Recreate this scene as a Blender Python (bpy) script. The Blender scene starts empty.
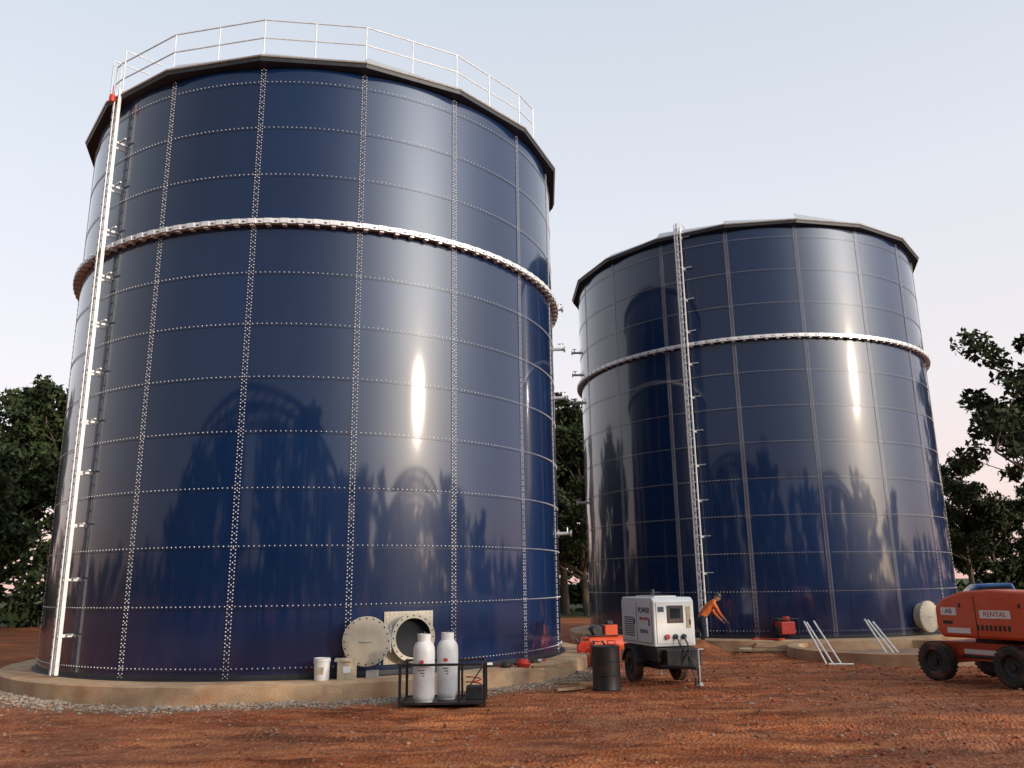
import bpy, math, random
import numpy as np
from mathutils import Vector, Matrix, noise

random.seed(7); rng=np.random.default_rng(7)
sc=bpy.context.scene
sc.view_settings.view_transform='Standard'; sc.view_settings.look='None'; sc.view_settings.exposure=0
COL=sc.collection

# ------------------------------------------------------------------ helpers
def N(nt,t,**kw):
    n=nt.nodes.new(t)
    for k,v in kw.items():
        if k in n.inputs: n.inputs[k].default_value=v
        else: setattr(n,k,v)
    return n
def mat(name,col,rough=0.6,metal=0.0,var=0.15,scale=6.0,bump=0.0,bscale=40.0,coat=0.0,dirt=None):
    m=bpy.data.materials.new(name); m.use_nodes=True; nt=m.node_tree; b=nt.nodes['Principled BSDF']; L=nt.links.new
    tc=N(nt,'ShaderNodeTexCoord')
    n1=N(nt,'ShaderNodeTexNoise'); n1.inputs['Scale'].default_value=scale; n1.inputs['Detail'].default_value=4
    L(tc.outputs['Object'],n1.inputs['Vector'])
    cr=N(nt,'ShaderNodeValToRGB')
    a=[max(0,c*(1-var)) for c in col]; c2=[min(1,c*(1+var)) for c in col]
    cr.color_ramp.elements[0].position=.3; cr.color_ramp.elements[1].position=.7
    cr.color_ramp.elements[0].color=(*a,1); cr.color_ramp.elements[1].color=(*c2,1)
    L(n1.outputs['Fac'],cr.inputs['Fac']); out=cr.outputs['Color']
    if dirt:
        n2=N(nt,'ShaderNodeTexNoise'); n2.inputs['Scale'].default_value=dirt[1]; n2.inputs['Detail'].default_value=6
        L(tc.outputs['Object'],n2.inputs['Vector'])
        r2=N(nt,'ShaderNodeValToRGB'); r2.color_ramp.elements[0].position=.45; r2.color_ramp.elements[1].position=.75
        L(n2.outputs['Fac'],r2.inputs['Fac'])
        mm=N(nt,'ShaderNodeMath',operation='MULTIPLY'); mm.inputs[1].default_value=dirt[2]; L(r2.outputs['Color'],mm.inputs[0])
        mx=N(nt,'ShaderNodeMix',data_type='RGBA'); L(mm.outputs[0],mx.inputs['Factor']); L(out,mx.inputs[6]); mx.inputs[7].default_value=(*dirt[0],1)
        out=mx.outputs[2]
    L(out,b.inputs['Base Color'])
    rr=N(nt,'ShaderNodeMapRange'); rr.inputs['To Min'].default_value=max(.02,rough-.08); rr.inputs['To Max'].default_value=min(1,rough+.08)
    L(n1.outputs['Fac'],rr.inputs['Value']); L(rr.outputs['Result'],b.inputs['Roughness'])
    b.inputs['Metallic'].default_value=metal; b.inputs['Coat Weight'].default_value=coat
    if bump>0:
        n3=N(nt,'ShaderNodeTexNoise'); n3.inputs['Scale'].default_value=bscale; n3.inputs['Detail'].default_value=6
        L(tc.outputs['Object'],n3.inputs['Vector'])
        bp=N(nt,'ShaderNodeBump'); bp.inputs['Strength'].default_value=bump; bp.inputs['Distance'].default_value=.02
        L(n3.outputs['Fac'],bp.inputs['Height']); L(bp.outputs['Normal'],b.inputs['Normal'])
    return m

DUST=(.26,.11,.06)
M_galv=mat('galvanised_steel',(.55,.56,.57),.42,.55,.18,20)
M_galvw=mat('bright_galvanised',(.76,.77,.79),.4,.25,.12,9)
M_bolt=mat('bolt_heads',(.68,.66,.67),.42,.1,.2,12)
M_conc=mat('concrete',(.48,.32,.19),.85,0,.22,2.2,.6,30,dirt=((.34,.13,.055),1.6,.75))
M_dark=mat('dark_steel',(.035,.036,.04),.5,.3,.3,8)
M_black=mat('black_paint',(.014,.014,.016),.45,0,.3,8,dirt=(DUST,5,.12))
M_rubber=mat('tyre_rubber',(.03,.028,.027),.85,0,.3,12,.3,60,dirt=(DUST,4,.8))
M_white=mat('white_paint',(.78,.78,.76),.4,0,.05,4,coat=.2,dirt=((.45,.3,.22),4,.25))
M_gas=mat('gas_bottle_paint',(.74,.74,.73),.38,0,.07,5,dirt=((.4,.28,.2),6,.3))
M_orange=mat('orange_paint',(.66,.080,.018),.4,0,.15,3,coat=.25,dirt=(DUST,3,.4))
M_red=mat('red_plastic',(.52,.035,.018),.5,0,.2,6,dirt=(DUST,4,.2))
M_beige=mat('primer_plate',(.54,.48,.38),.55,0,.12,8,dirt=((.3,.2,.13),4,.4))
M_cream=mat('cream_cardboard',(.42,.34,.24),.8,0,.15,8)
M_wood=mat('timber',(.30,.19,.11),.8,0,.3,5,.4,30)
M_glass=mat('dark_window',(.02,.025,.03),.1,0,.2,5)
M_roof=mat('roof_sheet',(.20,.20,.21),.5,.4,.15,4)
M_soffit=mat('eave_steel',(.030,.033,.040),.5,.2,.2,6)
M_decal=mat('decal_dark',(.04,.05,.10),.5,0,.1,5)
M_decalr=mat('decal_red',(.5,.04,.03),.5,0,.1,5)
M_pvc=mat('white_pvc',(.8,.79,.76),.4,0,.05,4)
M_blue=mat('blue_paint',(.02,.10,.30),.35,0,.1,4,coat=.4)
M_bark=mat('bark',(.08,.06,.04),.9,0,.35,6,.6,20)
M_skin=mat('skin',(.30,.16,.10),.6,0,.1,20)
M_shirt=mat('orange_hivis_shirt',(.62,.14,.03),.8,0,.2,12)
M_trous=mat('navy_trousers',(.02,.025,.05),.85,0,.2,12)
M_inside_shade=mat('tank_interior_shade',(.008,.010,.014),.7,0,.2,4)  # near-black colour stands in for the darkness inside the tank

class MB:
    def __init__(s): s.v=[];s.f=[];s.m=[]
    def add(s,vs,fs,mi=0,M=None):
        o=len(s.v)
        if M is not None: vs=[M@Vector(v) for v in vs]
        s.v.extend([tuple(v) for v in vs]); s.f.extend([tuple(i+o for i in f) for f in fs]); s.m.extend([mi]*len(fs))
    def box(s,c,sz,mi=0,R=None):
        x,y,z=[a/2 for a in sz]
        vs=[Vector((i*x,j*y,k*z)) for i in(-1,1) for j in(-1,1) for k in(-1,1)]
        if R is not None: vs=[R@v for v in vs]
        vs=[v+Vector(c) for v in vs]
        s.add(vs,[(0,1,3,2),(4,6,7,5),(0,4,5,1),(2,3,7,6),(0,2,6,4),(1,5,7,3)],mi)
    def cyl(s,p0,p1,r0,r1=None,n=10,mi=0,caps=True):
        r1=r0 if r1 is None else r1
        p0=Vector(p0);p1=Vector(p1); d=(p1-p0)
        if d.length<1e-6:return
        q=d.to_track_quat('Z','Y'); vs=[]
        for p,r in((p0,r0),(p1,r1)):
            for i in range(n):
                a=2*math.pi*i/n; vs.append(p+q@Vector((r*math.cos(a),r*math.sin(a),0)))
        fs=[(i,(i+1)%n,n+(i+1)%n,n+i) for i in range(n)]
        if caps: fs+= [tuple(range(n-1,-1,-1)),tuple(range(n,2*n))]
        s.add(vs,fs,mi)
    def path(s,pts,r,n=8,mi=0):
        for a,b in zip(pts[:-1],pts[1:]): s.cyl(a,b,r,r,n,mi)
    def lathe(s,prof,n=24,mi=0,M=None):
        vs=[];fs=[]
        for r,z in prof:
            for i in range(n):
                a=2*math.pi*i/n; vs.append(Vector((r*math.cos(a),r*math.sin(a),z)))
        for k in range(len(prof)-1):
            for i in range(n):
                j=(i+1)%n; fs.append((k*n+i,k*n+j,(k+1)*n+j,(k+1)*n+i))
        s.add(vs,fs,mi,M)
    def prism(s,poly,x0,x1,mi=0):   # poly in (y,z), extruded on x
        n=len(poly); vs=[(x0,y,z) for y,z in poly]+[(x1,y,z) for y,z in poly]
        fs=[(i,(i+1)%n,n+(i+1)%n,n+i) for i in range(n)]+[tuple(range(n-1,-1,-1)),tuple(range(n,2*n))]
        s.add(vs,fs,mi)
    def obj(s,name,mats,parent=None,smooth=False,bevel=0,loc=None,rotz=None,seg=2):
        me=bpy.data.meshes.new(name); me.from_pydata(s.v,[],s.f); me.polygons.foreach_set('material_index',s.m)
        for m in mats: me.materials.append(m)
        import bmesh
        bm=bmesh.new(); bm.from_mesh(me); bmesh.ops.recalc_face_normals(bm,faces=bm.faces); bm.to_mesh(me); bm.free()
        o=bpy.data.objects.new(name,me); COL.objects.link(o)
        if bevel>0:
            b=o.modifiers.new('b','BEVEL'); b.width=bevel; b.segments=seg; b.limit_method='ANGLE'; b.angle_limit=math.radians(40)
        if smooth:
            for p in me.polygons: p.use_smooth=True
            me.set_sharp_from_angle(angle=math.radians(38))
        if parent: o.parent=parent
        if loc: o.location=loc
        if rotz is not None: o.rotation_euler=(0,0,rotz)
        return o
def empty(name,loc=(0,0,0),rotz=0):
    e=bpy.data.objects.new(name,None); e.empty_display_size=.2; COL.objects.link(e); e.location=loc; e.rotation_euler=(0,0,rotz); return e
def text(name,body,size,M,matl,parent):
    cu=bpy.data.curves.new(name,'FONT'); cu.body=body; cu.size=size; cu.extrude=.002; cu.align_x='CENTER'; cu.align_y='CENTER'
    cu.materials.append(matl); o=bpy.data.objects.new(name,cu); COL.objects.link(o); o.parent=parent; o.matrix_local=M; return o

# ------------------------------------------------------------------ camera
cam=bpy.data.objects.new('camera',bpy.data.cameras.new('camera')); COL.objects.link(cam); sc.camera=cam
cam.data.lens=28.83; cam.data.sensor_width=36; cam.data.clip_end=2000; cam.data.clip_start=.1
th=math.radians(13.7); ro=.0155
F=Vector((0,math.cos(th),math.sin(th))); U0=Vector((0,-math.sin(th),math.cos(th))); R0=Vector((1,0,0))
U=U0*math.cos(ro)+R0*math.sin(ro); Rr=R0*math.cos(ro)-U0*math.sin(ro)
Mc=Matrix((Rr,U,-F)).transposed().to_4x4(); Mc.translation=(0,0,2.0); cam.matrix_world=Mc

# ------------------------------------------------------------------ light
SB=math.radians(126); SE=math.radians(13)
S=Vector((math.cos(SE)*math.sin(SB),math.cos(SE)*math.cos(SB),math.sin(SE)))
sl=bpy.data.lights.new('sun','SUN'); sl.energy=2.6; sl.angle=math.radians(1.0); sl.color=(1,.83,.64)
so=bpy.data.objects.new('sun',sl); COL.objects.link(so); so.rotation_euler=S.to_track_quat('Z','Y').to_euler(); so.location=(30,-30,30)
w=bpy.data.worlds.new('World'); sc.world=w; w.use_nodes=True; nt=w.node_tree; nt.nodes.clear(); L=nt.links.new
sky=N(nt,'ShaderNodeTexSky',sky_type='NISHITA'); sky.sun_disc=False; sky.sun_elevation=SE; sky.sun_rotation=SB; sky.dust_density=1.5; sky.air_density=1.0
b1=N(nt,'ShaderNodeBackground'); b1.inputs['Strength'].default_value=.05; L(sky.outputs['Color'],b1.inputs['Color'])
tc=N(nt,'ShaderNodeTexCoord'); sx=N(nt,'ShaderNodeSeparateXYZ'); L(tc.outputs['Generated'],sx.inputs[0])
cr=N(nt,'ShaderNodeValToRGB'); e=cr.color_ramp.elements
e[0].position=0; e[0].color=(.84,.50,.47,1); e[1].position=.75; e[1].color=(.54,.60,.68,1)
x=e.new(.10); x.color=(.84,.65,.63,1); x=e.new(.22); x.color=(.81,.73,.73,1); x=e.new(.42); x.color=(.72,.73,.77,1)
L(sx.outputs['Z'],cr.inputs['Fac'])
az=N(nt,'ShaderNodeMapRange'); az.inputs['From Min'].default_value=-.55; az.inputs['From Max'].default_value=.35; az.inputs['To Min'].default_value=.33; az.inputs['To Max'].default_value=1.0; L(sx.outputs['Y'],az.inputs['Value'])  # haze dimmed behind the camera to darken what the tanks mirror
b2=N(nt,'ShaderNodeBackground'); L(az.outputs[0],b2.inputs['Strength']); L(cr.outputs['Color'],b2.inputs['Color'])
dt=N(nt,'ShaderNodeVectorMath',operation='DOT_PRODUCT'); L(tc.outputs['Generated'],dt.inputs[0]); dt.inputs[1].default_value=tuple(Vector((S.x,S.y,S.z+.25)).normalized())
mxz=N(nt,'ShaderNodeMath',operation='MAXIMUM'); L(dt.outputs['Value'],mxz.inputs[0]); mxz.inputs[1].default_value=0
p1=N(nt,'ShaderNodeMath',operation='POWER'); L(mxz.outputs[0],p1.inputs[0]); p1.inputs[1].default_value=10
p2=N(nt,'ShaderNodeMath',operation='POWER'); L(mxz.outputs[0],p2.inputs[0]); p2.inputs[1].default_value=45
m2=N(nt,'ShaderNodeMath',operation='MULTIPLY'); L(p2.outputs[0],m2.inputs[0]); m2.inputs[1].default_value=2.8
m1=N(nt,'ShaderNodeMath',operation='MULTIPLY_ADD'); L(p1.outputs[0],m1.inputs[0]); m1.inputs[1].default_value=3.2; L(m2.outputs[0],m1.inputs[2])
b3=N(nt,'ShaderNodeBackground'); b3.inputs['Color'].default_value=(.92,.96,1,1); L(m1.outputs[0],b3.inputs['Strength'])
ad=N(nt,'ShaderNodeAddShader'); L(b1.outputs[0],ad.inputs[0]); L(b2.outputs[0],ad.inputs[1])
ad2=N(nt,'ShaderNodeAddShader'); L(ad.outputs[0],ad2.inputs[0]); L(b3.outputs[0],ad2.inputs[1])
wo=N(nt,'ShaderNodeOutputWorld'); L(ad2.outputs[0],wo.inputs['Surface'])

# ------------------------------------------------------------------ tanks
RT=6.47; ZB=.3; ZT=13.44; NP=18; PH=1.142
ROWS=[0.30,0.50]+[0.50+PH*k for k in range(1,12)]+[ZT]
T1=dict(c=Vector((-5.28,22.8,0)),cb=166.95,off=1.95)
T2=dict(c=Vector((9.27,31.8,0)),cb=196.27,off=18.27)
def P(T,phi,r,z):
    a=math.radians(T['cb']-phi); return T['c']+Vector((r*math.sin(a),r*math.cos(a),z))
def FR(T,phi):
    a=math.radians(T['cb']-phi); n=Vector((math.sin(a),math.cos(a),0)); t=Vector((0,0,1)).cross(n); return n,t

m=bpy.data.materials.new('blue_enamel'); m.use_nodes=True; nt=m.node_tree; b=nt.nodes['Principled BSDF']; L=nt.links.new
tc=N(nt,'ShaderNodeTexCoord'); mp=N(nt,'ShaderNodeMapping'); mp.inputs['Scale'].default_value=(2.5,2.5,.35); L(tc.outputs['Object'],mp.inputs['Vector'])
n1=N(nt,'ShaderNodeTexNoise'); n1.inputs['Scale'].default_value=1.2; n1.inputs['Detail'].default_value=6; L(mp.outputs[0],n1.inputs['Vector'])
sx=N(nt,'ShaderNodeSeparateXYZ'); L(tc.outputs['Object'],sx.inputs[0])
mr=N(nt,'ShaderNodeMapRange'); mr.inputs['From Min'].default_value=2.0; mr.inputs['From Max'].default_value=.3; mr.inputs['To Min'].default_value=0; mr.inputs['To Max'].default_value=.05; L(sx.outputs['Z'],mr.inputs['Value'])
r1=N(nt,'ShaderNodeValToRGB'); r1.color_ramp.elements[0].position=.35; r1.color_ramp.elements[1].position=.75; L(n1.outputs['Fac'],r1.inputs['Fac'])
ma=N(nt,'ShaderNodeMath',operation='MULTIPLY'); L(mr.outputs[0],ma.inputs[0]); L(r1.outputs['Color'],ma.inputs[1])
mb=N(nt,'ShaderNodeMath',operation='MULTIPLY_ADD'); L(r1.outputs['Color'],mb.inputs[0]); mb.inputs[1].default_value=.006; L(ma.outputs[0],mb.inputs[2])
geo=N(nt,'ShaderNodeNewGeometry')
pc=N(nt,'ShaderNodeMix',data_type='RGBA'); pc.inputs[6].default_value=(.0022,.0140,.056,1); pc.inputs[7].default_value=(.0032,.0190,.074,1); L(geo.outputs['Random Per Island'],pc.inputs['Factor'])
mx=N(nt,'ShaderNodeMix',data_type='RGBA'); L(mb.outputs[0],mx.inputs['Factor']); L(pc.outputs[2],mx.inputs[6]); mx.inputs[7].default_value=(.30,.2,.15,1)
L(mx.outputs[2],b.inputs['Base Color'])
rr=N(nt,'ShaderNodeMapRange'); rr.inputs['To Min'].default_value=.28; rr.inputs['To Max'].default_value=.38; L(n1.outputs['Fac'],rr.inputs['Value']); L(rr.outputs[0],b.inputs['Roughness'])
b.inputs['Specular IOR Level'].default_value=.16
b.inputs['Coat Weight'].default_value=1; b.inputs['Coat IOR'].default_value=1.6
rc=N(nt,'ShaderNodeMapRange'); rc.inputs['To Min'].default_value=.035; rc.inputs['To Max'].default_value=.09; L(n1.outputs['Fac'],rc.inputs['Value']); L(rc.outputs[0],b.inputs['Coat Roughness'])
M_enamel=m

def shell_mesh():
    nu,nv=10,5; V=[];Fc=[]
    for pi in range(NP):
        for ri in range(len(ROWS)-1):
            z0,z1=ROWS[ri],ROWS[ri+1]; h=z1-z0
            tv=rng.normal(0,.0012); tu=rng.normal(0,.0024); bu=rng.normal(.0016,.0011)*min(1,h)
            o=len(V)
            for j in range(nv+1):
                for i in range(nu+1):
                    u=i/nu; v=j/nv
                    a=math.radians(20*(pi+u))
                    r=RT+.003*(u)+.003*(1-v)+tv*(v-.5)+tu*(u-.5)+bu*math.sin(math.pi*u)*math.sin(math.pi*v)
                    z=z0+h*v-(0.03 if j==0 and ri>0 else 0)
                    V.append((r*math.sin(a),r*math.cos(a),z))
            for j in range(nv):
                for i in range(nu):
                    q=o+j*(nu+1)+i; Fc.append((q,q+nu+1,q+nu+2,q+1))
    me=bpy.data.meshes.new('shell_panels'); me.from_pydata(V,[],Fc); me.materials.append(M_enamel)
    me.polygons.foreach_set('use_smooth',[True]*len(Fc)); me.update(); return me
def liner_mesh():
    n=144; vs=[]
    for r,z in((RT-.02,ZB),(RT-.02,ZT)):
        for i in range(n):
            a=2*math.pi*i/n; vs.append((r*math.sin(a),r*math.cos(a),z))
    fs=[(i,n+i,n+(i+1)%n,(i+1)%n) for i in range(n)]
    me=bpy.data.meshes.new('liner'); me.from_pydata(vs,[],fs); me.materials.append(M_inside_shade); return me
def bolts_mesh():
    T=[]
    for z in ROWS[1:-1]:
        k=int(2*math.pi*RT/.10)
        for i in range(k): T.append((2*math.pi*i/k,z+.015,.0120,.004))
    for p in range(NP):
        a0=math.radians(20*p)
        k=int((ZT-ZB)/.07)
        for i in range(k):
            z=ZB+.05+i*.07
            for c,dz in((-.045,0),(0,.035),(.045,0)):
                if c==0 and i%2: continue
                T.append((a0+c/RT,z+dz,.0132,.007))
    n=6; V=np.zeros((len(T),2*n,3)); 
    for t,(a,z,r,of) in enumerate(T):
        nn=np.array((math.sin(a),math.cos(a),0)); tt=np.array((math.cos(a),-math.sin(a),0)); up=np.array((0,0,1.))
        c=nn*(RT+of)+up*z
        for i in range(n):
            q=math.pi/3*i; d=tt*math.cos(q)+up*math.sin(q)
            V[t,i]=c+d*r*1.15; V[t,n+i]=c+d*r*.75+nn*.014
    Fc=[]
    for t in range(len(T)):
        o=t*2*n
        Fc+=[(o+i,o+(i+1)%n,o+n+(i+1)%n,o+n+i) for i in range(n)]
        Fc.append(tuple(o+n+i for i in range(n)))
    me=bpy.data.meshes.new('bolt_rows'); me.from_pydata(V.reshape(-1,3).tolist(),[],Fc); me.materials.append(M_bolt); return me
M_seal=mat('seam_sealant',(.008,.012,.024),.35,0,.3,10)
def seam_mesh():
    mb_=MB()
    for p in range(NP):
        a0=math.radians(20*p); R_=Matrix.Rotation(-a0,3,'Z')
        mb_.box(R_@Vector((0,RT+.002,(ZB+ZT)/2)),(.125,.012,ZT-ZB-.02),0,R_)
        mb_.box(R_@Vector((.066,RT+.001,(ZB+ZT)/2)),(.007,.012,ZT-ZB-.03),1,R_)
    for z in ROWS[1:-1]:
        mb_.lathe([(RT+.0035,z-.042),(RT+.008,z-.040),(RT+.008,z-.032),(RT+.0035,z-.030)],180,1)
    return mb_
def ring_mesh():
    mb_=MB(); z=.5+8*PH-.04; n=216
    prof=[(RT+.005,z+.06),(RT+.02,z+.06),(RT+.02,z+.012),(RT+.16,z+.012),(RT+.16,z+.075),(RT+.172,z+.075),(RT+.172,z-.035),(RT+.160,z-.035),(RT+.16,z-.002),(RT+.005,z-.002),(RT+.005,z+.06)]
    mb_.lathe(prof,n,0)
    k=120
    for i in range(k):
        a=2*math.pi*i/k; R_=Matrix.Rotation(a,3,'Z')
        mb_.box(R_@Vector((RT+.085,0,z-.035)),(.13,.09,.06),0,R_)
        mb_.box(R_@Vector((RT+.180,0,z+.022)),(.014,.17,.105),0,R_)
        R2=Matrix.Rotation(a+math.pi/k,3,'Z')
        mb_.box(R2@Vector((RT+.172,0,z+.006)),(.006,.055,.035),1,R2)
    return mb_
def roof_mesh():
    mb_=MB(); re=RT+.25; n=18
    def ringv(r,z): return [(r*math.sin(math.radians(20*i)),r*math.cos(math.radians(20*i)),z) for i in range(n)]
    ze=ZT+.02
    rings=[ringv(RT+.0,ze-.02),ringv(re,ze),ringv(re+.015,ze+.10),ringv(re-.02,ze+.11),ringv(.6,ze+1.25),ringv(.6,ze+1.5),ringv(.02,ze+1.6)]
    vs=[v for r in rings for v in r]; 
    for k in range(len(rings)-1):
        fs=[(k*n+i,k*n+(i+1)%n,(k+1)*n+(i+1)%n,(k+1)*n+i) for i in range(n)]
        mb_.add(vs,fs,0 if k<=1 else 1)
    for i in range(n):
        a=math.radians(20*i); d=Vector((math.sin(a),math.cos(a),0))
        mb_.cyl(d*(re)+Vector((0,0,ze+.13)),d*.6+Vector((0,0,ze+1.28)),.035,.035,6,2)
        b_=math.radians(20*(i+1)); d2=Vector((math.sin(b_),math.cos(b_),0))
        p0=d*(re+.02)+Vector((0,0,ze+.115)); p1=d2*(re+.02)+Vector((0,0,ze+.115))
        mb_.cyl(p0,p1,.028,.028,6,2)
        rise=.16+.10*((i*7)%5)/4; up=Vector((0,0,1))
        mb_.add([p0,p1,p1-d2*.25+up*(rise+.05),p0-d*.25+up*.14],[(0,1,2,3)],2)
    return mb_
me_shell,me_liner,me_bolts=shell_mesh(),liner_mesh(),bolts_mesh()
o_seam=seam_mesh();o_ring=ring_mesh();o_roof=roof_mesh()

def ladder(T,phi,parent,standoff,ztop,wid=.30):
    lb=MB(); n,t=FR(T,phi); z0=.34
    r=RT+standoff; c=T['c']+n*r
    R_=Matrix((t,n,Vector((0,0,1)))).transposed()
    for s_ in(-1,1):
        lb.box(c+t*s_*wid/2+Vector((0,0,(z0+ztop)/2)),(.028,.075,ztop-z0),0,R_)
    z=z0+.25
    while z<ztop-.1:
        lb.cyl(c-t*wid/2+Vector((0,0,z)),c+t*wid/2+Vector((0,0,z)),.017,.017,6,0); z+=.28
    lb.box(c+n*.07+Vector((0,0,(z0+ztop)/2)),(.06,.02,ztop-z0),0,R_)
    z=z0+.15
    while z<ztop-.1: lb.box(c+n*.082+Vector((0,0,z)),(.026,.004,.06),2,R_); z+=.20
    z=1.1
    while z<ztop-.5:
        for s_ in(-1,1):
            lb.box(c+t*s_*(wid/2+.02)-n*(standoff/2)+Vector((0,0,z)),(.03,standoff,.05),0,R_)
        lb.box(c+t*(wid/2+.14)-n*(standoff*.5)+Vector((0,0,z+.03)),(.28,.04,.03),1,R_)
        z+=1.12
    return lb.obj('ladder',[M_galvw,M_galv,M_dark],parent)
def stub(lb,T,phi,z,ln=.35,r=.045):
    a=P(T,phi,RT,z); b_=P(T,phi,RT+ln,z); n,_=FR(T,phi)
    lb.cyl(a,b_,r,r,10,0); lb.cyl(b_-n*.02,b_+n*.02,r*2,r*2,12,0); lb.cyl(a,a+n*.03,r*2.2,r*2.2,12,0)
    lb.cyl(b_-n*.10,b_-n*.10+Vector((0,0,.16)),.02,.02,8,0); lb.cyl(b_-n*.10+Vector((0,0,.16))-n*.08,b_-n*.10+Vector((0,0,.16))+n*.08,.014,.014,6,1)
def manway(T,phi,z,parent,coverphi,opened=True):
    n,t=FR(T,phi); R_=Matrix((t,Vector((0,0,1)),n)).transposed().to_4x4()
    R_.translation=P(T,phi,RT,z)
    mbx=MB()
    vs=[];fs=[];k=10
    for j in range(2):
        for i in range(k+1):
            s_=-.52+1.04*i/k; ph=phi+math.degrees(s_/RT)
            for d_ in(0,.022):
                vs.append(P(T,ph,RT+.006+d_,z+(-.5 if j==0 else .5)))
    st=(k+1)*2
    for i in range(k):
        a=2*i
        fs+=[(a+1,a+3,st+a+3,st+a+1),(a,a+1,a+3,a+2)[::-1],(st+a,st+a+1,st+a+3,st+a+2)]
    fs+=[(0,1,st+1,st),(2*k,2*k+1,st+2*k+1,st+2*k)]
    if opened: mbx.add(vs,fs,0)
    for i in range(12 if opened else 0):
        s_=-.47+.94*i/11
        for zz in(-.46,.46):
            p=P(T,phi+math.degrees(s_/RT),RT+.028,z+zz); mbx.cyl(p,p+n*.018,.014,.010,6,3)
            if 0<i<11:
                p=P(T,phi+math.degrees((.47 if zz>0 else -.47)/RT),RT+.028,z+s_); mbx.cyl(p,p+n*.018,.014,.010,6,3)
    mbx.lathe([(.385,.02),(.385,.22),(.46,.22),(.46,.26),(.372,.26)],36,1,R_)
    mbx.lathe([(.372,.258),(.368,.06),(0,.05)] ,36,2,R_)  # dark disc over the uncut plate paints the shaded opening
    for i in range(20):
        a=2*math.pi*i/20; p=R_@Vector((.422*math.cos(a),.422*math.sin(a),.26)); mbx.cyl(p,p+n*.004,.016,.016,8,2)
    mbx.obj('manway',[M_beige,M_beige,M_inside_shade,M_bolt],parent,smooth=True)
    n2,t2=FR(T,coverphi); d=(n2*.93-t2*.36).normalized() if opened else n2
    tt=Vector((0,0,1)).cross(d)
    Rc=Matrix((tt,Vector((0,0,1)),d)).transposed().to_4x4(); c=P(T,coverphi,RT+(.42 if opened else .27),z-.02*opened); Rc.translation=c
    cv=MB(); cv.lathe([(0,.0),(.45,.0),(.46,.005),(.46,.03),(.45,.035),(.30,.036),(0,.05)],36,0,Rc)
    for i in range(20):
        a=2*math.pi*i/20; p=Rc@Vector((.422*math.cos(a),.422*math.sin(a),.034)); cv.cyl(p,p+d*.004,.016,.016,8,1)
    if opened:
        hp=P(T,(phi+coverphi)/2,RT+.30,z)
        cv.cyl(Vector((hp.x,hp.y,z-.25)),Vector((hp.x,hp.y,z+.25)),.018,.018,8,2)
        for zz in(-.18,.18): cv.cyl(Vector((hp.x,hp.y,z+zz)),c+tt*.40+Vector((0,0,zz)),.014,.014,6,2); cv.cyl(Vector((hp.x,hp.y,z+zz)),P(T,phi-3.6,RT+.20,z+zz),.014,.014,6,2)
    cv.cyl(c-tt*.1+d*.08,c+tt*.1+d*.08,.009,.009,8,2); cv.cyl(c-tt*.1+d*.03,c-tt*.1+d*.08,.009,.009,8,2); cv.cyl(c+tt*.1+d*.03,c+tt*.1+d*.08,.009,.009,8,2)
    cv.obj('manway_cover',[M_beige,M_dark,M_galv],parent,smooth=True)

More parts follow.
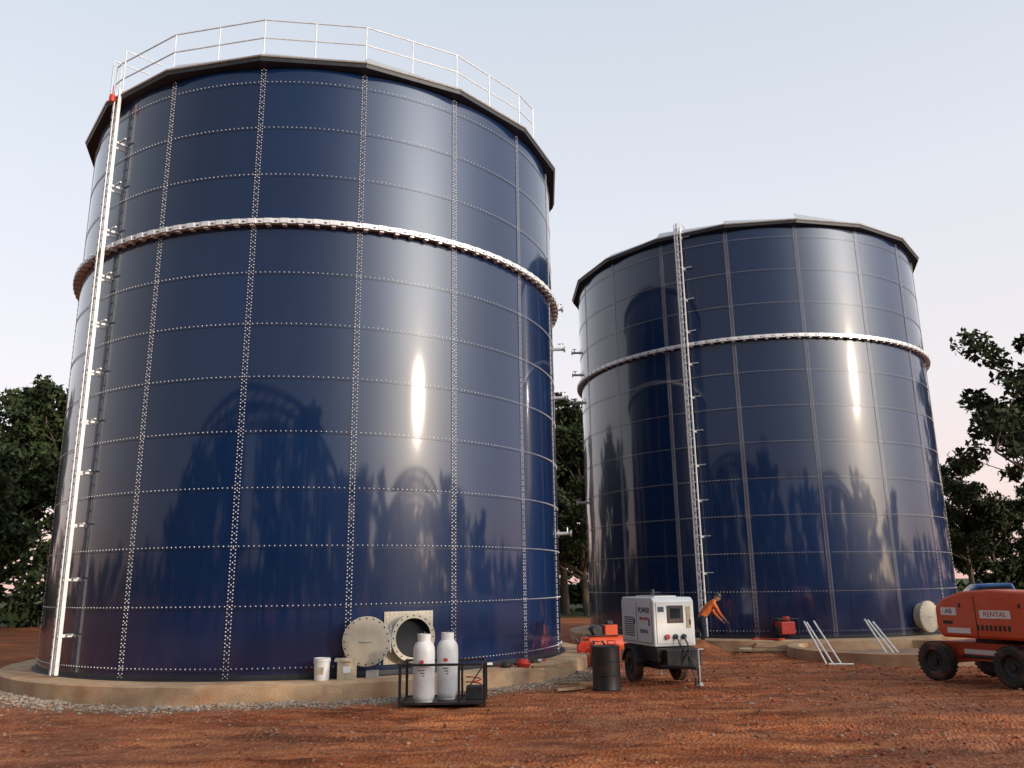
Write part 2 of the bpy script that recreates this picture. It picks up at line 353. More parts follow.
for ti,T in enumerate((T1,T2)):
    tank=empty('storage_tank',(0,0,0))
    rz=-math.radians(T['off'])
    for nm,me in(('shell',me_shell),('interior_wall',me_liner),('bolt_rows',me_bolts)):
        o=bpy.data.objects.new(nm,me); COL.objects.link(o); o.parent=tank; o.location=T['c']; o.rotation_euler=(0,0,rz)
    o_seam.obj('seam_strips',[M_enamel,M_seal],tank,loc=T['c'],rotz=rz)
    o_ring.obj('wind_stiffener_ring',[M_galvw,M_dark],tank,loc=T['c'],rotz=rz)
    o_roof.obj('roof',[M_soffit,M_roof,M_galv],tank,loc=T['c'],rotz=rz)
    fb=MB(); n=192; vs=[];fs=[]; prof=[(RT-.3,ZB),(RT+.72,ZB),(RT+.765,ZB-.03),(RT+.77,.12),(RT+.78,-.4)]
    for k_,(r,z) in enumerate(prof):
        for i in range(n):
            a=2*math.pi*i/n; w_=.022*noise.noise(Vector((math.cos(a)*9,math.sin(a)*9,ti+k_*.6))) if k_>0 else 0
            vs.append(((r+w_)*math.cos(a),(r+w_)*math.sin(a),z+(w_*.5 if k_ in(1,2) else 0)))
    for k_ in range(len(prof)-1): fs+=[(k_*n+i,k_*n+(i+1)%n,(k_+1)*n+(i+1)%n,(k_+1)*n+i) for i in range(n)]
    fb.add(vs,fs,0)
    fb.obj('concrete_foundation',[M_conc],tank,smooth=True,loc=T['c'])
    ab=MB(); ab.lathe([(RT+.002,ZB+.10),(RT+.016,ZB+.10),(RT+.02,ZB+.018),(RT+.11,ZB+.014),(RT+.11,ZB+.004)],144,0); ab.obj('base_angle',[M_soffit],tank,smooth=True,loc=T['c'])
    if ti==0:
        ladder(T,-51,tank,.22,ZT+.25,.22); manway(T,15.9,1.0,tank,7.6)
        sb=MB()
        for ph,z in((80,9.9),(78,8.6),(76,7.1),(74,3.3)): stub(sb,T,ph,z)
        sb.obj('side_nozzles',[M_galv,M_dark],tank,smooth=True)
        gr=MB(); pts=[]
        phs=[-55,-53,-35,-15,5,25,45,52]
        for ph in phs: pts.append(P(T,ph,RT+.10,ZT+.16))
        for a,b_ in zip(pts[:-1],pts[1:]):
            for h in(1.02,.55): gr.cyl(a+Vector((0,0,h)),b_+Vector((0,0,h)),.017,.017,8,0)
            k=max(1,int((b_-a).length/1.1))
            for i in range(k): 
                q=a.lerp(b_,i/k); gr.cyl(q-Vector((0,0,.1)),q+Vector((0,0,1.02)),.015,.015,8,0)
        gr.cyl(pts[-1],pts[-1]+Vector((0,0,1.02)),.017,.017,8,0)
        q=P(T,-51,RT+.26,ZT+.2); n_,t_=FR(T,-51)
        for s_ in(-1,1): gr.path([q+t_*s_*.3+Vector((0,0,-.1)),q+t_*s_*.3+Vector((0,0,1.0)),q+t_*s_*.3-n_*.9+Vector((0,0,1.1))],.017,8,0)
        gr.obj('roof_guard_rail',[M_galvw],tank)
        fa=MB(); q=P(T,-51,RT+.34,ZT-.0); fa.lathe([(0,-.1),(.06,-.09),(.075,0),(.06,.09),(0,.1)],12,0,Matrix.Translation(q)); fa.cyl(q,q+Vector((0,0,.35)),.012,.012,6,0); fa.obj('fall_arrest_block',[M_red],tank,smooth=True)
    else:
        ladder(T,-15.6,tank,.20,ZT+.5,.20); manway(T,45.4,.85,tank,45.4,False)
        sb=MB()
        for ph,z in((-80,11.2),(-78,10.2),(-76,9.0),(-74,5)): stub(sb,T,ph,z)
        sb.obj('side_nozzles',[M_galv,M_dark],tank,smooth=True)
        gr=MB(); 
        n_,t_=FR(T,-15.6); q=P(T,-15.6,RT+.20,ZT)
        gr.path([q+t_*.10,q+t_*.10+Vector((0,0,.55))-n_*.2,q+t_*.10-n_*.7+Vector((0,0,.5))],.018,8,0)
        gr.obj('ladder_head_rail',[M_galvw],tank)

# ------------------------------------------------------------------ ground
def axis(lo,hi,a,b_,st):
    mid=list(np.arange(a,b_+.001,st)); out=[];d=st;x=a
    while x>lo: d*=1.18; x-=d; out.append(x)
    left=out[::-1]; out=[];d=st;x=b_
    while x<hi: d*=1.18; x+=d; out.append(x)
    return left+mid+out
xs=axis(-900,900,-13,14,.11); ys=axis(-700,1100,8,27,.085)
RUT=((10.4,.03,0),(11.9,.03,1),(13.3,-.05,2),(15.6,.10,3))
def gz(x,y):
    z=.05*noise.noise(Vector((x*.35,y*.35,0)))+.035*noise.noise(Vector((x*1.1,y*1.6,3)))
    if abs(x)<20 and 5<y<32: z+=.030*noise.noise(Vector((x*3.1,y*4.5,7)))+.018*noise.noise(Vector((x*9,y*9,1)))
    for y0,sl_,k in RUT:
        if k==3 and x<1: continue
        d=abs(y-(y0+sl_*x+.25*math.sin(x*.22+k)))
        if d<.28: z-=.05*(1-(d/.28)**2)*(.7+.8*noise.noise(Vector((x*5,y*5,2))))+.014*math.sin(x*22)*(1-d/.28)
        elif d<.55: z+=.036*(1-abs(d-.41)/.14)*(.6+1.0*noise.noise(Vector((x*2,y*3,6))))
    return z-.02
V=[(x,y,gz(x,y)) for y in ys for x in xs]; nx=len(xs)
Fc=[(j*nx+i,j*nx+i+1,(j+1)*nx+i+1,(j+1)*nx+i) for j in range(len(ys)-1) for i in range(nx-1)]
me=bpy.data.meshes.new('ground'); me.from_pydata(V,[],Fc); me.polygons.foreach_set('use_smooth',[True]*len(Fc))
g=bpy.data.objects.new('ground',me); COL.objects.link(g)
m=bpy.data.materials.new('red_dirt'); m.use_nodes=True; nt=m.node_tree; b=nt.nodes['Principled BSDF']; L=nt.links.new
geo=N(nt,'ShaderNodeNewGeometry')
def nz(sc_,det=6,mapscale=None,rough=.6):
    n=N(nt,'ShaderNodeTexNoise'); n.inputs['Scale'].default_value=sc_; n.inputs['Detail'].default_value=det; n.inputs['Roughness'].default_value=rough
    if mapscale:
        mp=N(nt,'ShaderNodeMapping'); mp.inputs['Scale'].default_value=mapscale; L(geo.outputs['Position'],mp.inputs['Vector']); L(mp.outputs[0],n.inputs['Vector'])
    else: L(geo.outputs['Position'],n.inputs['Vector'])
    return n.outputs['Fac']
def ramp(inp,*st):
    r=N(nt,'ShaderNodeValToRGB'); el=r.color_ramp.elements
    while len(el)<len(st): el.new(.5)
    for e_,(p,c) in zip(el,st): e_.position=p; e_.color=(*c,1) if len(c)==3 else c
    L(inp,r.inputs['Fac']); return r.outputs['Color']
def mix(f,a,b_):
    n=N(nt,'ShaderNodeMix',data_type='RGBA'); 
    if isinstance(f,float): n.inputs['Factor'].default_value=f
    else: L(f,n.inputs['Factor'])
    for s_,v in((6,a),(7,b_)):
        if isinstance(v,tuple): n.inputs[s_].default_value=(*v,1)
        else: L(v,n.inputs[s_])
    return n.outputs[2]
big=nz(.22,5); mid=nz(1.5,8,(.35,1.6,1),.68); fine=nz(14,6)
c=ramp(mid,(.34,(.10,.028,.012)),(.48,(.33,.088,.030)),(.64,(.58,.205,.075)))
c=mix(ramp(big,(.45,(0,0,0)),(.66,(.8,.8,.8))),c,ramp(nz(3,8,None,.7),(.34,(.15,.052,.028)),(.66,(.42,.18,.10))))
# churned damp streaks left by vehicles
c=mix(ramp(nz(1.0,6,(.12,1.3,1)),(.55,(0,0,0)),(.64,(.65,.65,.65))),c,ramp(fine,(.3,(.07,.024,.012)),(.7,(.19,.065,.032))))
vo=N(nt,'ShaderNodeTexVoronoi'); vo.inputs['Scale'].default_value=22; L(geo.outputs['Position'],vo.inputs['Vector'])
vs_=N(nt,'ShaderNodeSeparateColor'); L(vo.outputs['Color'],vs_.inputs[0])
c=mix(ramp(vs_.outputs[0],(.84,(0,0,0)),(.90,(.5,.5,.5))),c,ramp(vs_.outputs[1],(.0,(.20,.08,.045)),(1,(.48,.29,.19))))
dv=N(nt,'ShaderNodeVectorMath',operation='DISTANCE'); L(geo.outputs['Position'],dv.inputs[0]); dv.inputs[1].default_value=(T1['c'].x,T1['c'].y,0)
dn=N(nt,'ShaderNodeMath',operation='MULTIPLY_ADD'); L(nz(1.1,5),dn.inputs[0]); dn.inputs[1].default_value=1.6; L(dv.outputs['Value'],dn.inputs[2])
gm=N(nt,'ShaderNodeMapRange'); gm.inputs['From Min'].default_value=9.1; gm.inputs['From Max'].default_value=8.5; gm.inputs['To Max'].default_value=.85; L(dn.outputs[0],gm.inputs['Value'])
vo2=N(nt,'ShaderNodeTexVoronoi'); vo2.inputs['Scale'].default_value=26; L(geo.outputs['Position'],vo2.inputs['Vector'])
v2=N(nt,'ShaderNodeSeparateColor'); L(vo2.outputs['Color'],v2.inputs[0])
c=mix(gm.outputs[0],c,ramp(v2.outputs[0],(0,(.16,.10,.07)),(1,(.38,.30,.23))))
sx=N(nt,'ShaderNodeSeparateXYZ'); L(geo.outputs['Position'],sx.inputs[0])
gy=N(nt,'ShaderNodeMapRange'); gy.inputs['From Min'].default_value=50; gy.inputs['From Max'].default_value=53; L(sx.outputs['Y'],gy.inputs['Value'])
c=mix(gy.outputs[0],c,ramp(nz(.4,6),(.3,(.03,.05,.018)),(.7,(.09,.10,.04))))
L(c,b.inputs['Base Color']); b.inputs['Roughness'].default_value=.92; b.inputs['Specular IOR Level'].default_value=.2
h1=N(nt,'ShaderNodeMath',operation='MULTIPLY_ADD'); L(fine,h1.inputs[0]); h1.inputs[1].default_value=.6; L(vo.outputs['Distance'],h1.inputs[2])
h2=N(nt,'ShaderNodeMath',operation='MULTIPLY_ADD'); L(mid,h2.inputs[0]); h2.inputs[1].default_value=2.0; L(h1.outputs[0],h2.inputs[2])
bp=N(nt,'ShaderNodeBump'); bp.inputs['Strength'].default_value=.8; bp.inputs['Distance'].default_value=.04; L(h2.outputs[0],bp.inputs['Height']); L(bp.outputs['Normal'],b.inputs['Normal'])
me.materials.append(m)

phi_=(1+5**.5)/2
ico=np.array([(-1,phi_,0),(1,phi_,0),(-1,-phi_,0),(1,-phi_,0),(0,-1,phi_),(0,1,phi_),(0,-1,-phi_),(0,1,-phi_),(phi_,0,-1),(phi_,0,1),(-phi_,0,-1),(-phi_,0,1)])/1.9
icf=[(0,11,5),(0,5,1),(0,1,7),(0,7,10),(0,10,11),(1,5,9),(5,11,4),(11,10,2),(10,7,6),(7,1,8),(3,9,4),(3,4,2),(3,2,6),(3,6,8),(3,8,9),(4,9,5),(2,4,11),(6,2,10),(8,6,7),(9,8,1)]
def stones(name,pts,smin,smax,mats):
    V=[];Fc=[];mi=[]
    for x,y,z in pts:
        s_=smin+(smax-smin)*rng.random()**2.5; q=ico*(1+rng.uniform(-.25,.25,(12,1)))*s_*np.array((1,rng.uniform(.6,1),rng.uniform(.45,.8)))
        a=rng.uniform(0,6.28); c_,s2=math.cos(a),math.sin(a); q=np.stack((q[:,0]*c_-q[:,1]*s2,q[:,0]*s2+q[:,1]*c_,q[:,2]),1)+np.array((x,y,z+s_*.2))
        o=len(V); V.extend(q.tolist()); Fc.extend([(a_+o,b2+o,c2+o) for a_,b2,c2 in icf]); mi.extend([int(rng.integers(len(mats)))]*20)
    me=bpy.data.meshes.new(name); me.from_pydata(V,[],Fc); me.polygons.foreach_set('material_index',mi)
    for q in mats: me.materials.append(q)
    o=bpy.data.objects.new(name,me); COL.objects.link(o); return o
S1=mat('stone_grey',(.33,.28,.23),.9,0,.3,3); S2=mat('stone_tan',(.32,.20,.13),.9,0,.3,3); S3=mat('stone_red',(.32,.095,.042),.9,0,.3,3); S4=mat('clod',(.22,.062,.026),.95,0,.3,3)
pts=[]
while len(pts)<4600:
    a=math.radians(rng.uniform(110,262)); r=RT+.80+abs(rng.normal(0,.36))
    x=T1['c'].x+r*math.sin(a); y=T1['c'].y+r*math.cos(a)
    pts.append((x,y,gz(x,y)))
stones('gravel',pts,.015,.05,[S1,S1,S2])
pts=[]
while len(pts)<8000:
    x=rng.uniform(-11,13); y=8.5+17*rng.random()**1.2
    if (Vector((x,y,0))-T1['c']).length<RT+.8 or (Vector((x,y,0))-T2['c']).length<RT+.8: continue
    if noise.noise(Vector((x*.6,y*.6,5)))+.2+(.4 if x>1 and y>13.5 else -.15)<rng.uniform(-.3,.8): continue
    pts.append((x,y,gz(x,y)))
stones('loose_stones',pts,.008,.042,[S2,S3,S3,S4])
mb_=MB(); vs=[];fs=[];k=28
for j in range(k):
    for i in range(k):
        u=i/(k-1)*2-1; v=j/(k-1)*2-1; hh=max(0,1-(u*u+v*v)); x=4.6+u*1.5; y=24.2+v*.9
        vs.append((x,y,-.06+.42*hh**.8*(1+.5*noise.noise(Vector((x*2,y*2,4))))+.05*noise.noise(Vector((x*8,y*8,4)))))
fs=[(j*k+i,j*k+i+1,(j+1)*k+i+1,(j+1)*k+i) for j in range(k-1) for i in range(k-1)]
mb_.add(vs,fs,0); o=mb_.obj('dirt_mound',[m],smooth=True)

# ------------------------------------------------------------------ gas bottles and carrier frame
for i,(x,y) in enumerate(((-1.60,14.95),(-1.22,15.3))):
    gb=empty('gas_cylinder',(x,y,.045))
    q=MB(); q.lathe([(0,.03),(.15,.03),(.17,.05),(.185,.10),(.188,.14),(.188,.84),(.18,.91),(.155,.97),(.10,1.02),(.05,1.04),(.045,1.06),(0,1.06)],32,0); q.obj('body',[M_gas],gb,smooth=True)
    q=MB(); q.lathe([(.15,.0),(.155,.0),(.155,.06),(.15,.06)],24,0)
    q.lathe([(.11,.99),(.115,.99),(.115,1.13),(.11,1.13),(.11,.99)],24,0); q.obj('foot_ring_and_collar',[M_gas],gb,smooth=True)
    q=MB(); q.cyl((0,0,1.05),(0,0,1.14),.022,.022,10,0); q.cyl((-.05,0,1.10),(.06,0,1.10),.013,.013,8,0); q.cyl((0,0,1.14),(0,0,1.165),.032,.032,10,1)
    q.obj('valve',[M_galv,M_dark],gb,smooth=True)
    q2=MB()
    for k_ in range(3): q2.box((-.02+.015*k_,-.188,.54-.045*k_),(.10-.03*k_,.006,.016),0)
    q2.box((-.02,-.188,.68),(.07,.006,.05),1)
    q2.obj('labels',[M_decal,M_decalr],gb)
fr=MB(); X0,X1,Y0,Y1,H=-1.98,-.55,14.7,15.65,.70
for x in(X0,X1):
    for y in(Y0,Y1): fr.box((x,y,H/2),(.045,.045,H),0)
fr.box((-.98,Y0+.02,H/2),(.04,.04,H-.1),0); fr.box((-.98,Y1-.02,H/2),(.04,.04,H-.1),0)
for z in(.06,H-.02):
    for y in(Y0,Y1): fr.box(((X0+X1)/2,y,z),(X1-X0-.05,.04,.04),0)
    for x in(X0,X1): fr.box((x,(Y0+Y1)/2,z),(.04,Y1-Y0-.05,.04),0)
fr.box(((X0+X1)/2,(Y0+Y1)/2,.055),(X1-X0-.06,Y1-Y0-.06,.012),1)
fr.cyl((-.96,Y0+.02,.1),(-.58,Y0+.02,H-.06),.012,.012,6,0)
fr.box((-.74,15.25,.17),(.28,.36,.2),1)
for k_ in range(12):
    a=k_*.9; fr.cyl((-.76+.14*math.cos(a),15.2+.16*math.sin(a),.30+.012*k_),(-.76+.14*math.cos(a+.9),15.2+.16*math.sin(a+.9),.312+.012*k_),.012,.012,6,2)
fr.obj('bottle_carrier_frame',[M_black,M_dark,M_red],None,bevel=.003)

# ------------------------------------------------------------------ small things on first foundation
def bucket(name,x,y,z,r,h,matl,lid=None):
    e=empty(name,(x,y,z)); q=MB(); q.lathe([(0,.0),(r*.86,.0),(r*.88,.01),(r*.97,h*.86),(r*1.04,h*.865),(r*1.04,h*.90),(r*.98,h*.905),(r*1.0,h),(r*.96,h),(r*.84,.03),(0,.03)],28,0); q.obj('pail',[matl],e,smooth=True)
    q=MB(); p=[Vector((r*1.04*math.cos(a),-.01-r*.5*math.sin(a)*.8,h*.88-r*.85*math.sin(a))) for a in np.linspace(0,math.pi,12)]; q.path(p,.004,5,0); q.obj('handle',[M_galv],e)
    q=MB(); q.box((0,-r*.945,h*.45),(r*.8,.006,h*.3),0); q.obj('label',[lid or M_decal],e); return e
bucket('paint_bucket',-3.66,16.25,ZB,.155,.40,M_white,M_cream)
cb=MB(); R_=Matrix.Rotation(.2,3,'Z'); cb.box((-3.22,16.4,ZB+.17),(.36,.28,.34),0,R_); cb.box((-3.26,16.28,ZB+.355),(.34,.12,.006),0,Matrix.Rotation(.5,3,'X')); cb.box((-3.195,16.258,ZB+.18),(.14,.006,.12),1,R_)
cb.obj('cardboard_box',[M_cream,M_white],bevel=.004)
q=MB(); q.box((-2.75,16.5,ZB+.07),(.22,.16,.14),0); q.cyl((-2.83,16.5,ZB+.15),(-2.67,16.5,ZB+.19),.012,.012,6,1); q.obj('small_toolbox',[M_galv,M_dark],bevel=.01)
q=MB()
for i in range(9):
    a=rng.uniform(0,3); x=.0+rng.uniform(-.8,.7); y=18.25+rng.uniform(-.15,.15); R_=Matrix.Rotation(a,3,'Z')
    q.box((x,y,ZB+.03+.012*i),(rng.uniform(.15,.38),.05,.05),i%4,R_)
q.lathe([(0,.0),(.13,.0),(.16,.07),(.12,.13),(.05,.16),(0,.16)],14,0,Matrix.Translation((.15,18.2,ZB)))
q.lathe([(0,.0),(.10,.0),(.12,.05),(.08,.10),(0,.11)],12,1,Matrix.Translation((-.22,18.1,ZB)))
q.obj('hand_tools',[M_red,M_dark,M_wood,M_white],smooth=True,bevel=.006)
q=MB(); q.box((.75,18.0,ZB+.025),(.9,.14,.04),0,Matrix.Rotation(.35,3,'Z')); q.box((1.35,17.5,.03),(1.2,.16,.045),0,Matrix.Rotation(-.12,3,'Z')); q.box((1.05,16.7,.03),(.7,.12,.045),0,Matrix.Rotation(.5,3,'Z')); q.obj('timber_offcuts',[M_wood],bevel=.004)

e=empty('steel_drum',(1.74,16.75,0)); q=MB(); r=.27;h=.80
q.lathe([(0,.02),(r-.01,.02),(r,.0),(r+.008,.01),(r,.03),(r,h*.33),(r+.012,h*.345),(r,h*.36),(r,h*.65),(r+.012,h*.665),(r,h*.68),(r,h-.02),(r+.008,h-.01),(r,h),(r-.015,h-.015),(0,h-.015)],32,0)
q.cyl((.15,0,h-.015),(.15,0,h+.01),.03,.03,10,0); q.obj('drum_shell',[M_black],e,smooth=True)

def jerry(x,y,z,rot,matl,s=1):
    e=empty('fuel_can',(x,y,z),rot); q=MB()
    q.prism([(-.17*s,0),(.17*s,0),(.17*s,.36*s),(.10*s,.44*s),(-.12*s,.44*s),(-.17*s,.38*s)],-.09*s,.09*s,0); q.obj('can',[matl],e,bevel=.02)
    q=MB(); 
    for xx in(-.03,.03): q.path([(xx,-.08*s,.44*s),(xx,-.08*s,.50*s),(xx,.08*s,.50*s),(xx,.08*s,.44*s)],.012,6,0)
    q.cyl((0,.13*s,.40*s),(0,.20*s,.50*s),.028,.028,8,1); q.obj('handle_and_spout',[matl,M_dark],e)
jerry(2.0,21.0,0,.4,M_orange,1.2); jerry(2.35,21.2,0,1.2,M_red,1.2); jerry(1.75,21.6,0,1.5,M_red,1.3); jerry(2.2,20.3,0,2.0,M_white,.9)
e=empty('air_compressor',(2.35,22.3,0),.2); q=MB(); q.cyl((-.5,0,.42),(.5,0,.42),.24,.24,24,0); q.lathe([(.24,0),(.2,.06),(.1,.10),(0,.11)],24,0,Matrix.Translation((.5,0,.42))@Matrix.Rotation(math.pi/2,4,'Y')); q.lathe([(.24,0),(.2,.06),(.1,.10),(0,.11)],24,0,Matrix.Translation((-.5,0,.42))@Matrix.Rotation(-math.pi/2,4,'Y')); q.obj('air_receiver',[M_orange],e,smooth=True)
q=MB(); q.box((.1,0,.80),(.34,.3,.26),0); q.cyl((-.28,-.15,.80),(-.28,.15,.80),.13,.13,16,1); q.box((-.1,0,.67),(.8,.3,.03),1); q.box((.1,0,.98),(.16,.16,.10),1); q.obj('pump_and_motor',[M_orange,M_dark],e,bevel=.015)
q=MB()
for sx_ in(-.35,.35): q.cyl((sx_,-.3,.16),(sx_,-.24,.16),.16,.16,18,0); q.cyl((sx_,.24,.16),(sx_,.3,.16),.16,.16,18,0)
q.path([(.5,-.2,.6),(.85,-.2,.9),(.85,.2,.9),(.5,.2,.6)],.018,8,0); q.obj('wheels_and_handle',[M_black],e,smooth=True)

# ------------------------------------------------------------------ towable generator
G=empty('towable_generator',(2.96,17.9,0),math.radians(16))
q=MB(); q.prism([(-.80,.74),(.80,.74),(.80,1.60),(.74,1.69),(-.72,1.69),(-.80,1.62)],-.45,.45,0); q.obj('canopy',[M_white],G,bevel=.025,seg=3)
q=MB()
q.box((0,0,1.70),(.5,.9,.03),0)
for k_ in range(4): q.box((0,-.3+.2*k_,1.72),(.4,.02,.02),1)
q.cyl((.2,.55,1.69),(.2,.55,1.84),.035,.035,10,1); q.path([(-.1,0,1.70),(-.1,0,1.78),(.1,0,1.78),(.1,0,1.70)],.012,6,1)
q.obj('roof_hatch_and_exhaust',[M_white,M_dark],G,bevel=.006)
q=MB()
for y0,y1 in((-.70,-.06),(.02,.70)):
    q.box((-.455,(y0+y1)/2,1.2),(.014,y1-y0,.78),0)
    q.box((-.465,y0+.08,1.2),(.02,.04,.12),1)
    q.box((-.4515,y0-.012,1.2),(.004,.012,.80),1); q.box((-.4515,(y0+y1)/2,.80),(.004,y1-y0,.012),1)
for k_ in range(9): q.box((-.466,.36,.92+.045*k_),(.016,.5,.016),1)
q.obj('side_doors',[M_white,M_dark],G,bevel=.004)
q=MB()
q.box((0,-.806,1.2),(.78,.016,.80),0)
q.box((.02,-.818,1.36),(.36,.012,.34),1); q.box((.02,-.826,1.38),(.22,.01,.20),2)
for k_ in range(4): q.cyl((-.10+.08*k_,-.822,1.235),(-.10+.08*k_,-.836,1.235),.014,.014,8,3)
for k_ in range(3): q.cyl((-.18+.18*k_,-.81,.93),(-.18+.18*k_,-.86,.93),.05,.05,14,1 if k_ else 3)
q.box((.31,-.818,1.30),(.10,.012,.42),4); q.box((-.29,-.818,1.46),(.13,.012,.1),5)
q.box((.34,-.826,1.2),(.03,.02,.10),1)
q.obj('control_panel',[M_white,M_dark,M_glass,M_decalr,M_cream,M_decal],G,bevel=.004)
RL=Matrix.Rotation(-math.pi/2,4,'Z')@Matrix.Rotation(math.pi/2,4,'X')
text('lettering','POWER',.16,Matrix.Translation((-.468,-.38,1.43))@RL,M_decal,G)
text('lettering_small','HIRE 60 kVA',.085,Matrix.Translation((-.468,-.38,1.27))@RL,M_decalr,G)
text('phone_number','RENTAL',.11,Matrix.Translation((-.468,-.38,1.02))@RL,M_decal,G)
q=MB(); q.box((0,0,.62),(.84,1.62,.20),0); q.box((0,-.15,.42),(.60,1.0,.24),0)
q.box((-.38,0,.50),(.07,1.7,.08),0); q.box((.38,0,.50),(.07,1.7,.08),0); q.box((.08,-.90,.54),(.74,.20,.30),0)
q.path([(-.36,-.85,.38),(0,-1.45,.40)],.035,8,0); q.path([(.36,-.85,.38),(0,-1.45,.40)],.035,8,0); q.cyl((0,-1.4,.40),(0,-1.65,.40),.04,.04,8,0)
q.cyl((.30,-1.15,.03),(.30,-1.15,.70),.022,.022,8,1); q.cyl((.30,-1.15,.02),(.30,-1.15,.05),.07,.07,12,1); q.path([(.30,-1.15,.70),(.42,-1.15,.70)],.012,6,1)
for sx_ in(-.4,.4): q.cyl((sx_,.80,.03),(sx_,.80,.55),.022,.022,8,1)
q.cyl((.47,-.80,.03),(.47,-.80,.55),.022,.022,8,1); q.cyl((.47,-.80,.01),(.47,-.80,.04),.07,.07,10,1)
q.obj('chassis_and_drawbar',[M_black,M_galv],G,bevel=.006)
def wheel(mbx,c,ax,r,wd,hub_mi=1):
    c=Vector(c);ax=Vector(ax).normalized(); M_=Matrix.Translation(c)@ax.to_track_quat('Z','Y').to_matrix().to_4x4(); h=wd/2
    mbx.lathe([(r*.55,-h*.8),(r*.62,-h),(r*.88,-h),(r*.97,-h*.8),(r,-h*.4),(r,h*.4),(r*.97,h*.8),(r*.88,h),(r*.62,h),(r*.55,h*.8)],36,0,M_)
    mbx.lathe([(0,-h*.55),(r*.2,-h*.6),(r*.25,-h*.4),(r*.45,-h*.35),(r*.56,-h*.82)],28,hub_mi,M_)
    mbx.lathe([(0,h*.75),(r*.18,h*.75),(r*.2,h*.45),(r*.42,h*.35),(r*.5,h*.45),(r*.56,h*.82)],28,hub_mi,M_)
    for i in range(28):
        a=2*math.pi*i/28
        R3=M_.to_3x3()@Matrix.Rotation(a,3,'Z')
        for s_ in(-1,1): mbx.box(c+R3@Vector((r*1.0,(s_*.02),s_*h*.45)),(r*.05,r*.12,h*.75),0,R3)
    for i in range(6):
        a=2*math.pi*i/6; p=M_@Vector((r*.3*math.cos(a),r*.3*math.sin(a),h*.40)); mbx.cyl(p,p+M_.to_3x3()@Vector((0,0,.02)),.012,.012,6,2)
q=MB(); wheel(q,(-.50,.15,.31),(-1,0,0),.31,.18); wheel(q,(.50,.15,.31),(1,0,0),.31,.18); q.cyl((-.5,.15,.31),(.5,.15,.31),.03,.03,8,2); q.obj('wheels',[M_rubber,M_dark,M_dark],G,smooth=True)
q=MB()
for s_ in(-1,1):
    pr=[(.15+.38*math.cos(a),.31+.38*math.sin(a)) for a in np.linspace(.25,math.pi-.25,9)]
    pr+= [(.15+.36*math.cos(a),.31+.36*math.sin(a)) for a in np.linspace(math.pi-.25,.25,9)]
    q.prism(pr,s_*.50-.11,s_*.50+.11,0)
q.obj('mudguards',[M_black],G)
q=MB(); p=[Vector((.15,-.86,.93))+Vector((.04*math.sin(t*9),-.32*t-.1*math.sin(t*3),-.9*t)) for t in np.linspace(0,1,14)]; q.path(p,.016,6,0); p=[Vector((0,-.86,.93))+Vector((.4*t,-.35*math.sin(t*3.1),-.9*t**.7)) for t in np.linspace(0,1,14)]; q.path(p,.014,6,0); q.obj('power_cables',[M_dark],G,smooth=True)

# ------------------------------------------------------------------ boom lift
B=empty('boom_lift',(9.64,16.95,0),math.radians(25.1))
q=MB()
for x in(-.82,.82):
    for y in(-.72,.92): wheel(q,(x,y,.37),(-1 if x<0 else 1,0,0),.37,.27)
q.obj('wheels',[M_rubber,M_dark,M_dark],B,smooth=True)
q=MB(); q.prism([(-1.2,.40),(1.0,.40),(1.1,.55),(1.0,.74),(-1.2,.74),(-1.3,.55)],-.55,.55,0)
q.box((0,.92,.40),(1.5,.18,.18),0); q.box((0,-.72,.40),(1.5,.18,.18),0); q.box((-.58,.1,.56),(.05,1.0,.16),1); q.box((-.612,.1,.57),(.01,.7,.09),3); q.lathe([(0,.74),(.5,.74),(.5,.84),(0,.84)],28,2); q.cyl((-.60,.5,.48),(-.60,-.4,.48),.03,.03,8,2)
q.box((-.30,.98,.62),(.5,.3,.1),1); q.cyl((-.5,1.05,.6),(-.2,1.12,.68),.03,.03,8,2)
q.obj('chassis',[M_orange,M_orange,M_dark,M_white],B,bevel=.02)
q=MB()
q.prism([(.70,.84),(.80,1.0),(.80,1.42),(.62,1.58),(.2,1.72),(-.4,1.76),(-1.2,1.72),(-1.7,1.45),(-1.78,1.0),(-1.65,.84)],-.88,-.22,0)
q.prism([(.70,.84),(.80,1.0),(.78,1.38),(.5,1.46),(-1.1,1.48),(-1.65,1.30),(-1.78,1.0),(-1.65,.84)],.22,.88,0)
q.prism([(.6,.85),(.7,1.1),(.5,1.2),(-1.4,1.2),(-1.4,.85)],-.22,.22,0)
q.obj('turntable_hoods',[M_orange],B,bevel=.06,seg=4,smooth=True)
q=MB()
q.box((-.884,-.50,1.30),(.012,.62,.15),0); q.box((-.884,.48,1.34),(.012,.34,.15),0); q.box((-.884,-1.3,1.05),(.012,.3,.14),0)
q.box((-.884,.30,.98),(.012,.5,.10),3); q.box((-.884,.52,1.13),(.012,.2,.06),1)
for k_ in range(8): q.box((-.885,-.75+.09*k_,1.05),(.01,.045,.10),1)
for k_ in range(6): q.box((-.30-.09*k_,.805,1.22),(.045,.01,.20),2 if k_%2 else 0,Matrix.Rotation(.5,3,'Y'))
q.box((-.885,.22,1.46),(.012,.04,.08),1); q.box((-.885,-1.0,1.46),(.012,.04,.08),1); q.box((-.885,-.1,1.25),(.008,.012,.76),1)
q.obj('decals_and_latches',[M_white,M_dark,M_black,M_white],B)
text('lettering','RENTAL',.13,Matrix.Translation((-.892,-.50,1.30))@RL,M_decalr,B)
text('lettering_number','AB',.13,Matrix.Translation((-.892,.48,1.34))@RL,M_decal,B)
q=MB()
q.box((0,-1.8,1.58),(.24,3.6,.24),0); q.box((0,-1.9,1.32),(.26,2.6,.16),1); q.box((0,.05,1.45),(.34,.3,.5),1)
